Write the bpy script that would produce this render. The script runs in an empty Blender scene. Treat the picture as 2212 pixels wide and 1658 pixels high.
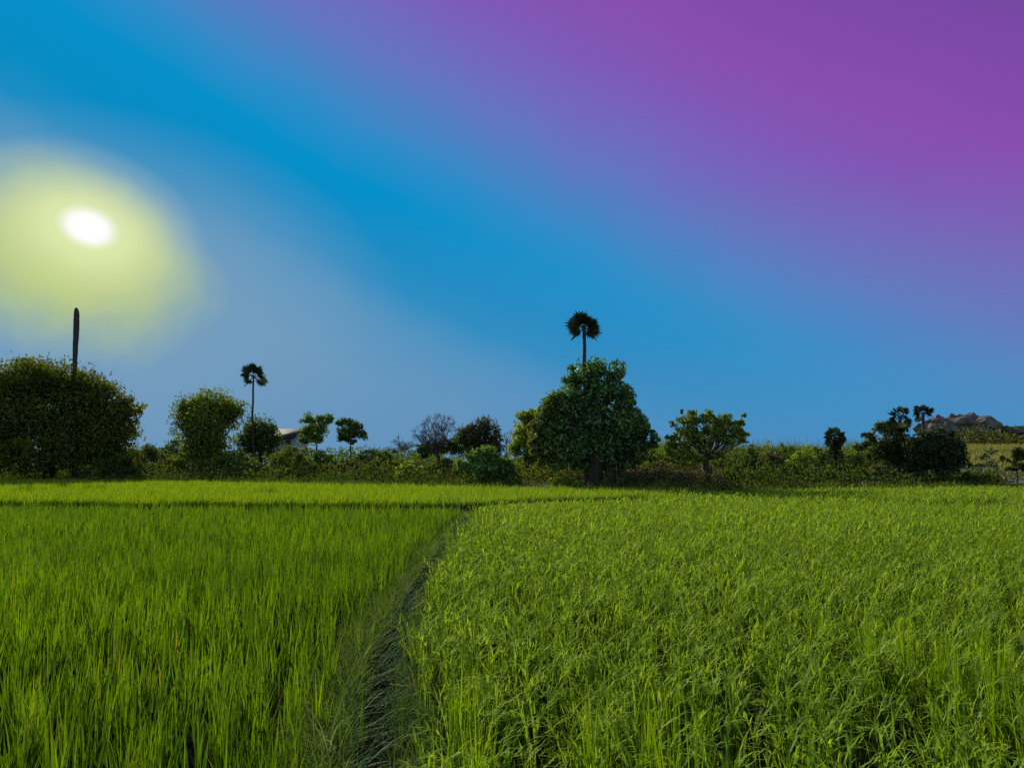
import bpy, math
import numpy as np
from mathutils import Vector
PI = math.pi
sc = bpy.context.scene
COL = sc.collection
rng = np.random.default_rng(7)

# ------------------------------------------------------------------ camera geometry (photo grid 2212 x 1658)
EYE = 2.1
FPX = 1639.6
PITCH = math.radians(6.2)
CP, SP = math.cos(PITCH), math.sin(PITCH)
HZ = 829 + FPX * math.tan(PITCH)

def ray(x, y):
    a = (np.asarray(x, float) - 1106) / FPX; b = (829 - np.asarray(y, float)) / FPX
    return a, CP - b * SP, SP + b * CP

def at(x, y, Y):
    """point at forward distance Y seen in direction of photo position x, y"""
    a, dy, dz = ray(x, y)
    return np.array([a / dy * Y, Y, EYE + dz / dy * Y])

def on_plane(x, y, z):
    a, dy, dz = ray(x, y)
    t = (z - EYE) / dz
    return a * t, dy * t

def smooth(a, b, v):
    t = np.clip((np.asarray(v, float) - a) / (b - a), 0, 1)
    return t * t * (3 - 2 * t)

# ------------------------------------------------------------------ field layout
def poly_u(pts, z):
    us, ys = [], []
    for px, py in pts:
        X, Y = on_plane(px, py, z); us.append(X / Y); ys.append(Y)
    return np.array(us), np.array(ys)
FAR_Z = 0.82
EDGE_U, EDGE_Y = poly_u([(-700, 1029), (0, 1031), (300, 1034), (600, 1038), (900, 1043), (1150, 1047), (1400, 1050), (1600, 1051), (1800, 1046), (2212, 1042), (2900, 1040)], FAR_Z)
def yedge(u): return np.interp(u, EDGE_U, EDGE_Y)
BUND_U, BUND_Y = poly_u([(-900, 1079), (0, 1081), (500, 1083), (1000, 1085), (1040, 1084), (1160, 1076), (1400, 1069), (1520, 1065)], 0.58)
BUND_Y = np.append(BUND_Y, [BUND_Y[-1]]); BUND_U = np.append(BUND_U, [2.0])
def ybund(u): return np.interp(u, BUND_U, BUND_Y)
_px = [(790, 1760), (800, 1658), (812, 1500), (832, 1400), (872, 1300), (937, 1200), (992, 1130), (1034, 1090)]
_P = [on_plane(a, b, 0.25) for a, b in _px]
PATH_X = np.array([_P[0][0] - .02] + [p[0] for p in _P]); PATH_Y = np.array([-5.] + [p[1] for p in _P])
def xpath(Y): return np.interp(Y, PATH_Y, PATH_X)

def wob(X, Y, s, k=0.):
    return (np.sin(X * 1.3 / s + 1.7 * np.sin(Y * .9 / s + k)) + np.sin(Y * 1.1 / s + 2.1 * np.sin(X * .7 / s + 2 * k + 1)) + .6 * np.sin((X + Y) * 2.3 / s + k)) / 2.6

def ground_h(X, Y):
    X = np.asarray(X, float); Y = np.asarray(Y, float)
    Ys = np.maximum(Y, 2.0); u = X / Ys
    e = Y - yedge(u)
    h = .24 * smooth(-.3, .1, Y - ybund(u)) * smooth(.28, .2, u)
    h = h + .42 * smooth(0, 3.5, e) + .012 * np.clip(e, 0, 60) + .12 * wob(X, Y, 4.) * smooth(0, 6, e)
    h = h + 4.4 * smooth(100, 175, Y) * smooth(.36, .60, u) * smooth(5000, 1500, Y)
    p = smooth(.63, .66, u) * smooth(66, 69, Y) * smooth(108, 100, Y)
    h = h * (1 - p) + .35 * p
    d = np.abs(X - xpath(Y)); h = h + .10 * smooth(.45, .15, d) * (Y < 30)
    h = h - .14 * smooth(.5, .2, np.abs(Y - (ybund(u) - .2))) * (u < .2)
    return h

# ------------------------------------------------------------------ mesh helpers
def make_obj(name, V, F, mat, col=None, parent=None, loc=None, smooth_sh=False):
    """F: list of int arrays (n,3) or (n,4)"""
    V = np.asarray(V, np.float32)
    if loc is not None: V = V - np.asarray(loc, np.float32)
    me = bpy.data.meshes.new(name)
    F = [np.asarray(f, np.int32) for f in F if len(f)]
    nl = sum(f.size for f in F); nf = sum(len(f) for f in F)
    me.vertices.add(len(V)); me.loops.add(nl); me.polygons.add(nf)
    me.vertices.foreach_set('co', V.ravel())
    me.loops.foreach_set('vertex_index', np.concatenate([f.ravel() for f in F]))
    tot = np.concatenate([np.full(len(f), f.shape[1], np.int32) for f in F])
    st = np.concatenate([[0], np.cumsum(tot)[:-1]]).astype(np.int32)
    me.polygons.foreach_set('loop_start', st); me.polygons.foreach_set('loop_total', tot)
    if smooth_sh: me.polygons.foreach_set('use_smooth', np.ones(nf, bool))
    if col is not None:
        a = me.attributes.new('leafcol', 'FLOAT_COLOR', 'POINT')
        c = np.ones((len(V), 4), np.float32); c[:, :3] = col
        a.data.foreach_set('color', c.ravel())
    me.update(); me.validate()
    me.materials.append(mat)
    o = bpy.data.objects.new(name, me); COL.objects.link(o)
    if parent is not None: o.parent = parent
    elif loc is not None: o.location = loc
    return o

def tag(o, label=None, cat=None, group=None, kind=None):
    if label: o['label'] = label
    if cat: o['category'] = cat
    if group: o['group'] = group
    if kind: o['kind'] = kind
    return o

def thing(name, loc, label, cat, group=None):
    o = bpy.data.objects.new(name, None); COL.objects.link(o); o.location = loc
    o.empty_display_size = .3
    return tag(o, label, cat, group)

class MB:
    """collects tubes, boxes and leaves into one mesh"""
    def __init__(s): s.v = []; s.q = []; s.t = []; s.c = []; s.n = 0
    def add(s, V, Q=None, T=None, c=(1, 1, 1)):
        V = np.asarray(V, float)
        if Q is not None and len(Q): s.q.append(np.asarray(Q) + s.n)
        if T is not None and len(T): s.t.append(np.asarray(T) + s.n)
        c = np.asarray(c, float)
        s.c.append(np.broadcast_to(c, (len(V), 3)).copy()); s.v.append(V); s.n += len(V)
    def tube(s, P, R, sides=6, c=(1, 1, 1), rough=0., r=rng, cap=True):
        P = np.asarray(P, float); n = len(P)
        R = np.broadcast_to(np.asarray(R, float), (n,))
        T = np.gradient(P, axis=0); T /= np.linalg.norm(T, axis=1)[:, None] + 1e-9
        ref = np.array([.31, .95, .02]) if abs(T[0][2]) > .5 else np.array([0, 0, 1.])
        A = np.cross(T, ref); A /= np.linalg.norm(A, axis=1)[:, None] + 1e-9
        B = np.cross(T, A)
        ang = np.arange(sides) * 2 * PI / sides
        ring = P[:, None] + (A[:, None] * np.cos(ang)[None, :, None] + B[:, None] * np.sin(ang)[None, :, None]) * (R[:, None] * (1 + rough * r.normal(size=(n, sides))))[..., None]
        V = ring.reshape(-1, 3)
        i = np.arange(n - 1)[:, None] * sides; j = np.arange(sides)[None]; k = (j + 1) % sides
        Q = np.stack([i + j, i + k, i + sides + k, i + sides + j], -1).reshape(-1, 4)
        T3 = None
        if cap:
            V = np.vstack([V, P[-1] + T[-1] * R[-1] * .5]); b = (n - 1) * sides
            T3 = np.stack([b + np.arange(sides), b + (np.arange(sides) + 1) % sides, np.full(sides, n * sides)], -1)
        s.add(V, Q, T3, c)
    def build(s, name, mat, parent=None, loc=None, smooth_sh=False):
        F = []
        if s.q: F.append(np.vstack(s.q))
        if s.t: F.append(np.vstack(s.t))
        return make_obj(name, np.vstack(s.v), F, mat, np.vstack(s.c), parent, loc, smooth_sh)

# ------------------------------------------------------------------ materials
def new_mat(name):
    m = bpy.data.materials.new(name); m.use_nodes = True
    nt = m.node_tree; nt.nodes.clear()
    return m, nt, nt.nodes, nt.links

def leaf_mat(name, trans=.4, gloss=.08, rough=.45, tgain=(1.25, 1.15, .5), noise=0.):
    m, nt, N, L = new_mat(name)
    at_ = N.new('ShaderNodeAttribute'); at_.attribute_name = 'leafcol'
    col = at_.outputs['Color']
    if noise:
        tc = N.new('ShaderNodeTexCoord'); nz = N.new('ShaderNodeTexNoise'); nz.inputs['Scale'].default_value = noise; nz.inputs['Detail'].default_value = 3
        L.new(tc.outputs['Object'], nz.inputs['Vector'])
        mr = N.new('ShaderNodeMapRange'); mr.inputs[1].default_value = .3; mr.inputs[2].default_value = .7; mr.inputs[3].default_value = .7; mr.inputs[4].default_value = 1.3
        L.new(nz.outputs['Fac'], mr.inputs[0])
        vm = N.new('ShaderNodeVectorMath'); vm.operation = 'SCALE'; L.new(col, vm.inputs[0]); L.new(mr.outputs[0], vm.inputs['Scale']); col = vm.outputs[0]
    d = N.new('ShaderNodeBsdfDiffuse'); L.new(col, d.inputs['Color'])
    t = N.new('ShaderNodeBsdfTranslucent')
    mul = N.new('ShaderNodeVectorMath'); mul.operation = 'MULTIPLY'; mul.inputs[1].default_value = tgain
    L.new(col, mul.inputs[0]); L.new(mul.outputs[0], t.inputs['Color'])
    mx = N.new('ShaderNodeMixShader'); mx.inputs[0].default_value = trans
    L.new(d.outputs[0], mx.inputs[1]); L.new(t.outputs[0], mx.inputs[2])
    g = N.new('ShaderNodeBsdfGlossy'); g.inputs['Roughness'].default_value = rough; g.inputs['Color'].default_value = (.9, 1, .85, 1)
    m2 = N.new('ShaderNodeMixShader'); m2.inputs[0].default_value = gloss
    L.new(mx.outputs[0], m2.inputs[1]); L.new(g.outputs[0], m2.inputs[2])
    o = N.new('ShaderNodeOutputMaterial'); L.new(m2.outputs[0], o.inputs['Surface'])
    return m

def rough_mat(name, c1, c2, scale=3., rough=.9, bump=.3, vertex=False, stretch=(1, 1, 1), spec=.2, bscale=None):
    m, nt, N, L = new_mat(name)
    tc = N.new('ShaderNodeTexCoord'); mp = N.new('ShaderNodeMapping'); mp.inputs['Scale'].default_value = stretch
    L.new(tc.outputs['Object'], mp.inputs[0])
    nz = N.new('ShaderNodeTexNoise'); nz.inputs['Scale'].default_value = scale; nz.inputs['Detail'].default_value = 8; nz.inputs['Roughness'].default_value = .65
    L.new(mp.outputs[0], nz.inputs['Vector'])
    cr = N.new('ShaderNodeValToRGB'); cr.color_ramp.elements[0].position = .32; cr.color_ramp.elements[1].position = .68
    cr.color_ramp.elements[0].color = (*c1, 1); cr.color_ramp.elements[1].color = (*c2, 1)
    L.new(nz.outputs['Fac'], cr.inputs[0]); col = cr.outputs[0]
    if vertex:
        a = N.new('ShaderNodeAttribute'); a.attribute_name = 'leafcol'
        vm = N.new('ShaderNodeVectorMath'); vm.operation = 'MULTIPLY'; L.new(a.outputs['Color'], vm.inputs[0]); L.new(col, vm.inputs[1]); col = vm.outputs[0]
    b = N.new('ShaderNodeBsdfPrincipled'); b.inputs['Roughness'].default_value = rough; b.inputs['Specular IOR Level'].default_value = spec
    L.new(col, b.inputs['Base Color'])
    n2 = N.new('ShaderNodeTexNoise'); n2.inputs['Scale'].default_value = bscale or scale * 4; n2.inputs['Detail'].default_value = 6; L.new(mp.outputs[0], n2.inputs['Vector'])
    bp = N.new('ShaderNodeBump'); bp.inputs['Strength'].default_value = bump; bp.inputs['Distance'].default_value = .1
    L.new(n2.outputs['Fac'], bp.inputs['Height']); L.new(bp.outputs[0], b.inputs['Normal'])
    o = N.new('ShaderNodeOutputMaterial'); L.new(b.outputs[0], o.inputs['Surface'])
    return m

M_RICE = leaf_mat('rice_leaf', .45, .022, .55, (1.25, 1.2, .3))
M_EAR = leaf_mat('heading_rice_leaf', .40, .008, .5, (1.25, 1.2, .35))
M_WEED = leaf_mat('weed_leaf', .35, .012, .55, (1.1, 1.1, .6))
M_LEAF = leaf_mat('tree_leaf', .42, .015, .55, (1.35, 1.2, .35))
M_GLOSS = leaf_mat('broad_glossy_leaf', .38, .055, .42, (1.35, 1.2, .35))
M_PALM = leaf_mat('palm_leaf', .15, .012, .5, (1.1, 1.1, .5))
M_DRY = leaf_mat('dry_twig_leaf', .25, .03, .6, (1.1, 1., .7))
M_BARK = rough_mat('bark', (.018, .016, .014), (.06, .052, .045), 5, .95, .6, stretch=(1, 1, .25))
M_PALMBARK = rough_mat('palm_bark', (.03, .027, .03), (.085, .078, .082), 4, .95, .5, stretch=(1, 1, 3))
M_TWIG = rough_mat('twig', (.05, .042, .038), (.11, .09, .08), 6, .9, .2)
M_PALE = rough_mat('pale_bark', (.2, .18, .17), (.42, .38, .36), 6, .9, .3, stretch=(1, 1, .3))
M_ROCK = rough_mat('granite', (.045, .041, .040), (.165, .150, .142), .16, .95, .9, bscale=.5)
M_GROUND = rough_mat('ground_soil', (.6, .6, .6), (1.2, 1.15, 1.1), .5, 1, .6, vertex=True, bscale=6, spec=0)
M_HILL = rough_mat('hill_soil', (.03, .034, .028), (.075, .07, .06), .12, 1, .8)

# ------------------------------------------------------------------ ground sheet
def grow(n, a, k):
    t = np.linspace(0, 1, n); return a * (np.exp(k * t) - 1) / (math.exp(k) - 1)
gx = grow(110, 3500, 7.5); gx = np.concatenate([-gx[:0:-1], gx])
gy = np.concatenate([-grow(14, 300, 4)[:0:-1], np.linspace(0, 26, 60)[:-1], np.linspace(26, 125, 190)[:-1], 125 + grow(60, 4500, 5)])
GX, GY = np.meshgrid(gx, gy)
GZ = ground_h(GX, GY)
nx, ny = len(gx), len(gy)
idx = np.arange(nx * ny).reshape(ny, nx)
Q = np.stack([idx[:-1, :-1], idx[:-1, 1:], idx[1:, 1:], idx[1:, :-1]], -1).reshape(-1, 4)
e = (GY - yedge(GX / np.maximum(GY, 2)))[..., None]
mud = np.array([.014, .014, .009]); soil = np.array([.20, .145, .125]); scrub = np.array([.05, .065, .02]); yel = np.array([.20, .19, .05])
k1 = smooth(0, 3, e); u_ = GX / np.maximum(GY, 2); k2 = (1 - .9 * smooth(0, .02, u_) * smooth(.10, .07, u_) * smooth(1, 3, e[..., 0]))[..., None]
gc = mud * (1 - k1) + k1 * (soil * (1 - k2) + scrub * k2)
k3 = (smooth(100, 130, GY) * smooth(.36, .5, GX / np.maximum(GY, 2)))[..., None]
gc = gc * (1 - k3) + yel * k3
o = make_obj('ground', np.stack([GX, GY, GZ], -1).reshape(-1, 3), [Q], M_GROUND, gc.reshape(-1, 3), smooth_sh=True)
tag(o, 'bare brown soil under the paddies and the scrub', 'ground', kind='structure')

# pond glimpsed at the right edge
def water_mat():
    m, nt, N, L = new_mat('pond_water')
    b = N.new('ShaderNodeBsdfPrincipled'); b.inputs['Base Color'].default_value = (.16, .2, .19, 1); b.inputs['Roughness'].default_value = .12
    nz = N.new('ShaderNodeTexNoise'); nz.inputs['Scale'].default_value = 1.5; bp = N.new('ShaderNodeBump'); bp.inputs['Strength'].default_value = .15
    L.new(nz.outputs['Fac'], bp.inputs['Height']); L.new(bp.outputs[0], b.inputs['Normal'])
    o = N.new('ShaderNodeOutputMaterial'); L.new(b.outputs[0], o.inputs['Surface']); return m
pv = []
for Yp in np.linspace(67, 104, 9):
    pv += [(.652 * Yp + .6 * math.sin(Yp), Yp, .62), (.80 * Yp, Yp, .62)]
pq = [(2 * i, 2 * i + 1, 2 * i + 3, 2 * i + 2) for i in range(8)]
tag(make_obj('pond_water', pv, [np.array(pq)], water_mat()), 'pale still pond water glimpsed under the thin trees', 'pond', kind='structure')

# ------------------------------------------------------------------ grass / rice blades, all as real strips
def blades(B, az, L, w, lean, curv, segs, col, power=1.6, prof='leaf', twist=0.):
    """B (n,3) roots -> V, quads, colours"""
    n = len(B); t = np.linspace(0, 1, segs + 1)
    th = lean[:, None] + curv[:, None] * t[None] ** power
    thm = (th[:, 1:] + th[:, :-1]) / 2
    ds = (L / segs)[:, None]
    h = np.concatenate([np.zeros((n, 1)), np.cumsum(np.sin(thm) * ds, 1)], 1)
    z = np.concatenate([np.zeros((n, 1)), np.cumsum(np.cos(thm) * ds, 1)], 1)
    ca, sa = np.cos(az)[:, None], np.sin(az)[:, None]
    C = np.stack([B[:, 0:1] + ca * h, B[:, 1:2] + sa * h, B[:, 2:3] + z], -1)
    if prof == 'leaf': pw = np.minimum(1, .55 + t) * np.clip((1 - t) * 1.9, .06, 1) ** .8
    else: pw = np.where(t > .97, .4, 1.) * (.35 + .65 * smooth(.45, .7, t)) if segs > 2 else np.where(t > .97, .35, 1.)
    tw = az + PI / 2 + twist
    S = np.stack([np.cos(tw), np.sin(tw), np.zeros(n)], -1)[:, None, :] * (w[:, None] * pw[None] / 2)[..., None]
    V = np.stack([C - S, C + S], 2).reshape(-1, 3)
    b = (np.arange(n) * 2 * (segs + 1))[:, None] + (np.arange(segs) * 2)[None]
    Qd = np.stack([b, b + 1, b + 3, b + 2], -1).reshape(-1, 4)
    return V, Qd, np.repeat(col, 2 * (segs + 1), 0), C, th

def scatter(y0, y1, sp, r):
    """jittered grid of the wedge in front of the camera between y0 and y1"""
    xm = .80 * y1 + 1.5
    X, Y = np.meshgrid(np.arange(-xm, xm, sp), np.arange(y0, y1, sp))
    X = X.ravel() + r.uniform(-.5, .5, X.size) * sp; Y = Y.ravel() + r.uniform(-.5, .5, Y.size) * sp
    k = np.abs(X) < .80 * Y + 1.5
    return X[k], Y[k]

def lerpcol(a, b, t): return np.asarray(a)[None] * (1 - t[:, None]) + np.asarray(b)[None] * t[:, None]

class Acc:
    def __init__(s): s.V = []; s.Q = []; s.C = []; s.n = 0
    def add(s, V, Q, C): s.V.append(V.astype(np.float32)); s.Q.append((Q + s.n).astype(np.int32)); s.C.append(C.astype(np.float32)); s.n += len(V)
    def obj(s, name, mat): return make_obj(name, np.concatenate(s.V), [np.concatenate(s.Q)], mat, np.concatenate(s.C))

def tufts(acc, X, Y, r, nb, L, spread, w, lean, curv, segs, c1, c2, patch=None, power=1.6, z=None, az=None, dryf=.02):
    n = len(X)
    if not n: return
    k = np.repeat(np.arange(n), nb); m = len(k)
    g = ground_h(X, Y) if z is None else z
    B = np.stack([X[k] + r.normal(size=m) * spread, Y[k] + r.normal(size=m) * spread, g[k] - .02], -1)
    scl = (1 + .09 * r.normal(size=n) + .10 * wob(X, Y, 1.1, 9))[k]
    Ln = r.uniform(*L, m) * scl
    t = np.clip(r.beta(2, 2, m) * .7 + (r.uniform(0, .4, n))[k] - .05 + (patch[k] if patch is not None else 0), 0, 1.2)
    cc = lerpcol(c1, c2, t); dry = r.random(m) < dryf; cc[dry] = np.array([.34, .29, .06]) * r.uniform(.6, 1.1, (dry.sum(), 1))
    a = r.uniform(0, 2 * PI, m) if az is None else az + r.normal(size=m) * .7
    V, Qd, C, _, _ = blades(B, a, Ln, w * r.uniform(.75, 1.25, m) * np.ones(m), r.uniform(*lean, m), r.uniform(*curv, m), segs, cc, power, twist=r.uniform(-.6, .6, m))
    acc.add(V, Qd, C)

def panicles(acc, X, Y, r, npn, L, w, segs, nbr, c1, c2):
    n = len(X); k = np.repeat(np.arange(n), npn); m = len(k)
    if not m: return
    B = np.stack([X[k] + r.normal(size=m) * .03, Y[k] + r.normal(size=m) * .03, ground_h(X, Y)[k] - .02], -1)
    az = r.uniform(0, 2 * PI, m); col = lerpcol(c1, c2, r.uniform(0, 1, m))
    V, Qd, C, P, th = blades(B, az, r.uniform(*L, m), np.full(m, w * .95), r.uniform(0, .2, m), r.uniform(1.1, 3.1, m), segs, col, 4.5, 'stem')
    acc.add(V, Qd, C)
    if nbr:
        j = np.tile(np.linspace(.62, 1, nbr), m); kk = np.repeat(np.arange(m), nbr)
        f = j * segs; i0 = np.minimum(f.astype(int), segs - 1); fr = (f - i0)[:, None]
        R = P[kk, i0] * (1 - fr) + P[kk, i0 + 1] * fr
        q = len(R)
        V, Qd, C, _, _ = blades(R, az[kk] + r.normal(size=q) * .45, r.uniform(.06, .12, q) * (1 if segs > 4 else 1.6), w * r.uniform(.5, .85, q), th[kk, i0] * .9 + r.normal(size=q) * .22, r.uniform(.2, 1.1, q), 2, np.clip(col[kk] * r.uniform(.8, 1.25, (q, 1)), 0, 1), 1.2, 'stem')
        acc.add(V, Qd, C)

YG1, YG2 = (.015, .054, .001), (.165, .285, .004)     # young upright crop, dark end painted as shade between blades
RG1, RG2 = (.010, .034, .001), (.06, .12, .003)     # heading crop leaves, shade between the ears put into their dark colour
PN1, PN2 = (.105, .205, .009), (.30, .435, .05)          # green ears
FG1, FG2 = (.10, .20, .003), (.23, .34, .006)       # yellow green far strip
cl1 = on_plane(1390, 1600, .6); cl2 = on_plane(2110, 1480, .6)
left, right, far, weeds = Acc(), Acc(), Acc(), Acc()
RINGS = [(2.6, 6.5, .235, 18, 5, 1.0), (6.5, 11, .235, 16, 4, 1.1), (11, 18, .23, 13, 3, 1.5), (18, 32, .26, 9, 3, 2.3), (32, 55, .40, 9, 2, 3.6), (55, 104, .60, 9, 2, 5.5)]
for (y0, y1, sp, nb, sg, ws) in RINGS:
    r = np.random.default_rng(int(y0 * 10) + 3)
    X, Y = scatter(y0, y1, sp, r)
    u = X / Y; t = X - xpath(Y) + r.normal(size=len(X)) * .06
    yb = ybund(u); ye = yedge(u)
    gap = (np.abs(Y - (yb - .85 - .45 * (u > -.05))) < .95 + .45 * (u > -.05)) & (u < .2) | (np.abs(Y - 33.5 + 6 * (u - .6)) < .8) & (u > .605)
    inside = (Y < ye - .2) & ~gap
    isfar = inside & (Y > yb) & (u < .26 + r.normal(size=len(X)) * .05)
    near = inside & ~isfar
    wl = np.clip(.52 - .008 * Y, .3, 1)
    isl = near & (t < -wl) & (Y < yb)
    isr = near & (t > .35) & ((Y < yb) | (u > .12))
    pt = .35 * wob(X, Y, 1.6, 1) + .25 * wob(X, Y, .35, 5)
    w = .0105 * ws
    sel = isl & (r.random(len(X)) < .88 - .3 * (wob(X, Y, .3, 8) > .55))
    tufts(left, X[sel], Y[sel], r, nb - 2 if y0 < 11 else nb, (.34, .70), .028 * ws ** .7, w * (1.25 if y0 < 11 else 1.1), (0, .2), (.0, .6), sg, YG1, YG2, pt[sel] * .35, dryf=.004)
    sel = isr & (r.random(len(X)) < .93 - .25 * (wob(X, Y, .45, 2) > .5))
    tufts(right, X[sel], Y[sel], r, nb - 7 if y0 < 11 else nb - 4, (.28, .60), .022 * ws ** .7, w * .9, (.02, .18), (.1, 1.0), sg, RG1, RG2, pt[sel] * .35 + .15 * smooth(15, 40, Y[sel]))
    npn = 6
    panicles(right, X[sel], Y[sel], r, npn, (.54, .80), w * 1.25, max(sg, 7) if y0 < 11 else max(sg, 5) if y0 < 18 else 4, (7 if y0 < 6 else 6 if y0 < 11 else 4 if y0 < 18 else 2), PN1, PN2)
    tufts(far, X[isfar], Y[isfar], r, nb, (.45, .68), .03 * ws, w * .9, (.0, .3), (.1, 1.2), sg, FG1, FG2, pt[isfar] * .5)
    # taller, yellower stools standing above the right crop
    if y0 < 20:
        sel2 = isr & ((((np.abs(X - cl1[0]) < .33) & (np.abs(Y - cl1[1]) < .8)) | ((X - cl2[0] > -.25) & (X - cl2[0] < 1.1) & (np.abs(Y - cl2[1]) < 1.5))) & (r.random(len(X)) < .5) | (t < .66) & (Y < 5.6) & (r.random(len(X)) < .6))
        tufts(right, X[sel2], Y[sel2], r, nb, (.62, .92), .022 * ws, w * .9, (0, .10), (0, .28), sg, (.10, .20, .004), (.22, .34, .008))
    # weeds of the bund: trodden low grass in the middle, long bent grass on both sides
    sp2 = sp * .45
    if y0 < 32:
        X, Y = scatter(y0, min(y1, 33), sp2, r); t = X - xpath(Y)
        wl = np.clip(.52 - .008 * Y, .3, 1)
        s1 = (t > -wl - .15) & (t < -.15); s2 = (t > .16) & (t < .44); s3 = np.abs(t) < .22
        ed = np.clip((np.abs(t) - .1) / .5, 0, 1)
        s1 = s1 & (Y < ybund(X / Y))
        tufts(weeds, X[s1], Y[s1], r, max(4, nb - 4), (.22, .52), .05, .0075 * ws, (.1, .7), (.4, 1.8), sg, (.055, .12, .008), (.17, .25, .035), ed[s1] * .4 - .1)
        tufts(weeds, X[s2], Y[s2], r, max(4, nb - 4), (.18, .42), .05, .0065 * ws, (.1, .9), (.4, 1.8), sg, (.05, .10, .012), (.13, .20, .04))
        s3 = s3 & (r.random(len(X)) < .6)
        s3 = s3 & (wob(X, Y, .25, 7) > -.45)
        tufts(weeds, X[s3], Y[s3], r, 3, (.16, .46), .06, .011 * ws, (.4, 1.2), (.3, 1.3), sg, (.013, .052, .024), (.06, .165, .075), az=math.radians(25))  # blue of the reflected sky is put into these blade colours
# long bent blades over the bund
r = np.random.default_rng(91)
for px, py, zz in [(1180, 1650, .3), (620, 1640, .4), (680, 1560, .4), (700, 1610, .4), (740, 1580, .3), (640, 1600, .4), (760, 1500, .35), (780, 1440, .35), (980, 1640, .5), (320, 1450, .45), (1480, 1600, .5), (900, 1500, .3), (860, 1350, .3), (720, 1640, .3)]:
    X, Y = on_plane(px, py, zz - .2)
    tufts(weeds, np.array([X]), np.array([Y]), r, 5, (.45, .8), .03, .011, (.2, .7), (.8, 1.6), 8, (.12, .19, .05), (.24, .32, .13))
# grey green weedy mound at the head of the bund
for _ in range(60):
    X, Y = on_plane(r.normal(985, 22), r.normal(1100, 7), .3)
    tufts(weeds, np.array([X]), np.array([Y]), r, 12, (.35, .62), .10, .012, (.1, .7), (.3, 1.6), 4, (.09, .14, .05), (.22, .29, .12))
# sedge fringe of the cross bund, coloured dark for the shaded crop front
n = 4200; u = r.uniform(-.85, .22, n); Y = ybund(u) + .02 + r.normal(size=n) * .10; Y = np.where(u > .17, Y + 99, Y)
k = (Y < 60) & (r.random(n) < np.where(u > -.05, 1, .6))
tufts(weeds, (u * Y)[k], Y[k], r, 9, (.30, .55), .10, .022, (0, .4), (0, .8), 3, (.016, .036, .004), (.04, .075, .008))
# darker sedge tufts in the strips
for px, py in [(1572, 1072), (2130, 1082), (2150, 1084), (1800, 1060), (60, 1062), (590, 1068), (205, 1058)]:
    X, Y = on_plane(px, py, .5)
    q = np.array([X]) + r.normal(size=6) * .35; p = np.array([Y]) + r.normal(size=6) * .4
    tufts(weeds, q, p, r, 26, (.55, .85), .10, .025, (0, .5), (0, .9), 3, (.03, .06, .01), (.07, .12, .02))
# rough grass fringe along the far edge of the paddies
for uu0, uu1, nn in [(-.85, .85, 2600)]:
    u = r.uniform(uu0, uu1, nn); Y = yedge(u) + r.gamma(1.5, .8, nn) - .3
    tufts(weeds, u * Y, Y, r, 9, (.3, .75), .16, .05, (.0, .6), (.1, 1.3), 2, (.055, .10, .012), (.15, .21, .03))
tag(left.obj('rice_crop', M_RICE), 'young upright dark green rice left of the weedy bund', 'rice crop', kind='stuff')
tag(right.obj('rice_crop', M_EAR), 'heading rice with drooping pale green ears right of the weedy bund', 'rice crop', kind='stuff')
tag(far.obj('rice_crop', M_RICE), 'bright yellow green rice strip beyond the cross bund', 'rice crop', kind='stuff')
tag(weeds.obj('bund_weeds', M_WEED), 'bent bluish green weeds covering the bund and field margins', 'weeds', kind='stuff')

# ------------------------------------------------------------------ trees
def leaf_cloud(mb, C, sizes, r, cols, up=.35, aspect=.5, droop=0.3):
    n = len(C)
    d = r.normal(size=(n, 3)); d[:, 2] -= droop; d /= np.linalg.norm(d, axis=1)[:, None]
    nrm = r.normal(size=(n, 3)); nrm[:, 2] += up * 3; nrm -= d * (nrm * d).sum(1)[:, None]; nrm /= np.linalg.norm(nrm, axis=1)[:, None] + 1e-9
    s = np.cross(d, nrm)
    L = sizes[:, None]; W = L * aspect / 2
    V = np.stack([C - d * L * .5, C + s * W + nrm * L * .10 - d * L * .03, C + d * L * .5 - nrm * L * .06, C - s * W + nrm * L * .10 - d * L * .03], 1).reshape(-1, 3)
    b = np.arange(n)[:, None] * 4
    T = np.concatenate([b + np.array([[0, 1, 2]]), b + np.array([[0, 2, 3]])])
    mb.add(V, None, T, np.repeat(cols, 4, 0))

def wiggle(a, b, n, amp, r):
    t = np.linspace(0, 1, n)[:, None]
    P = a * (1 - t) + b * t
    w = r.normal(size=(n, 3)) * amp; w[0] = 0; w[-1] = 0
    return P + w

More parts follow.
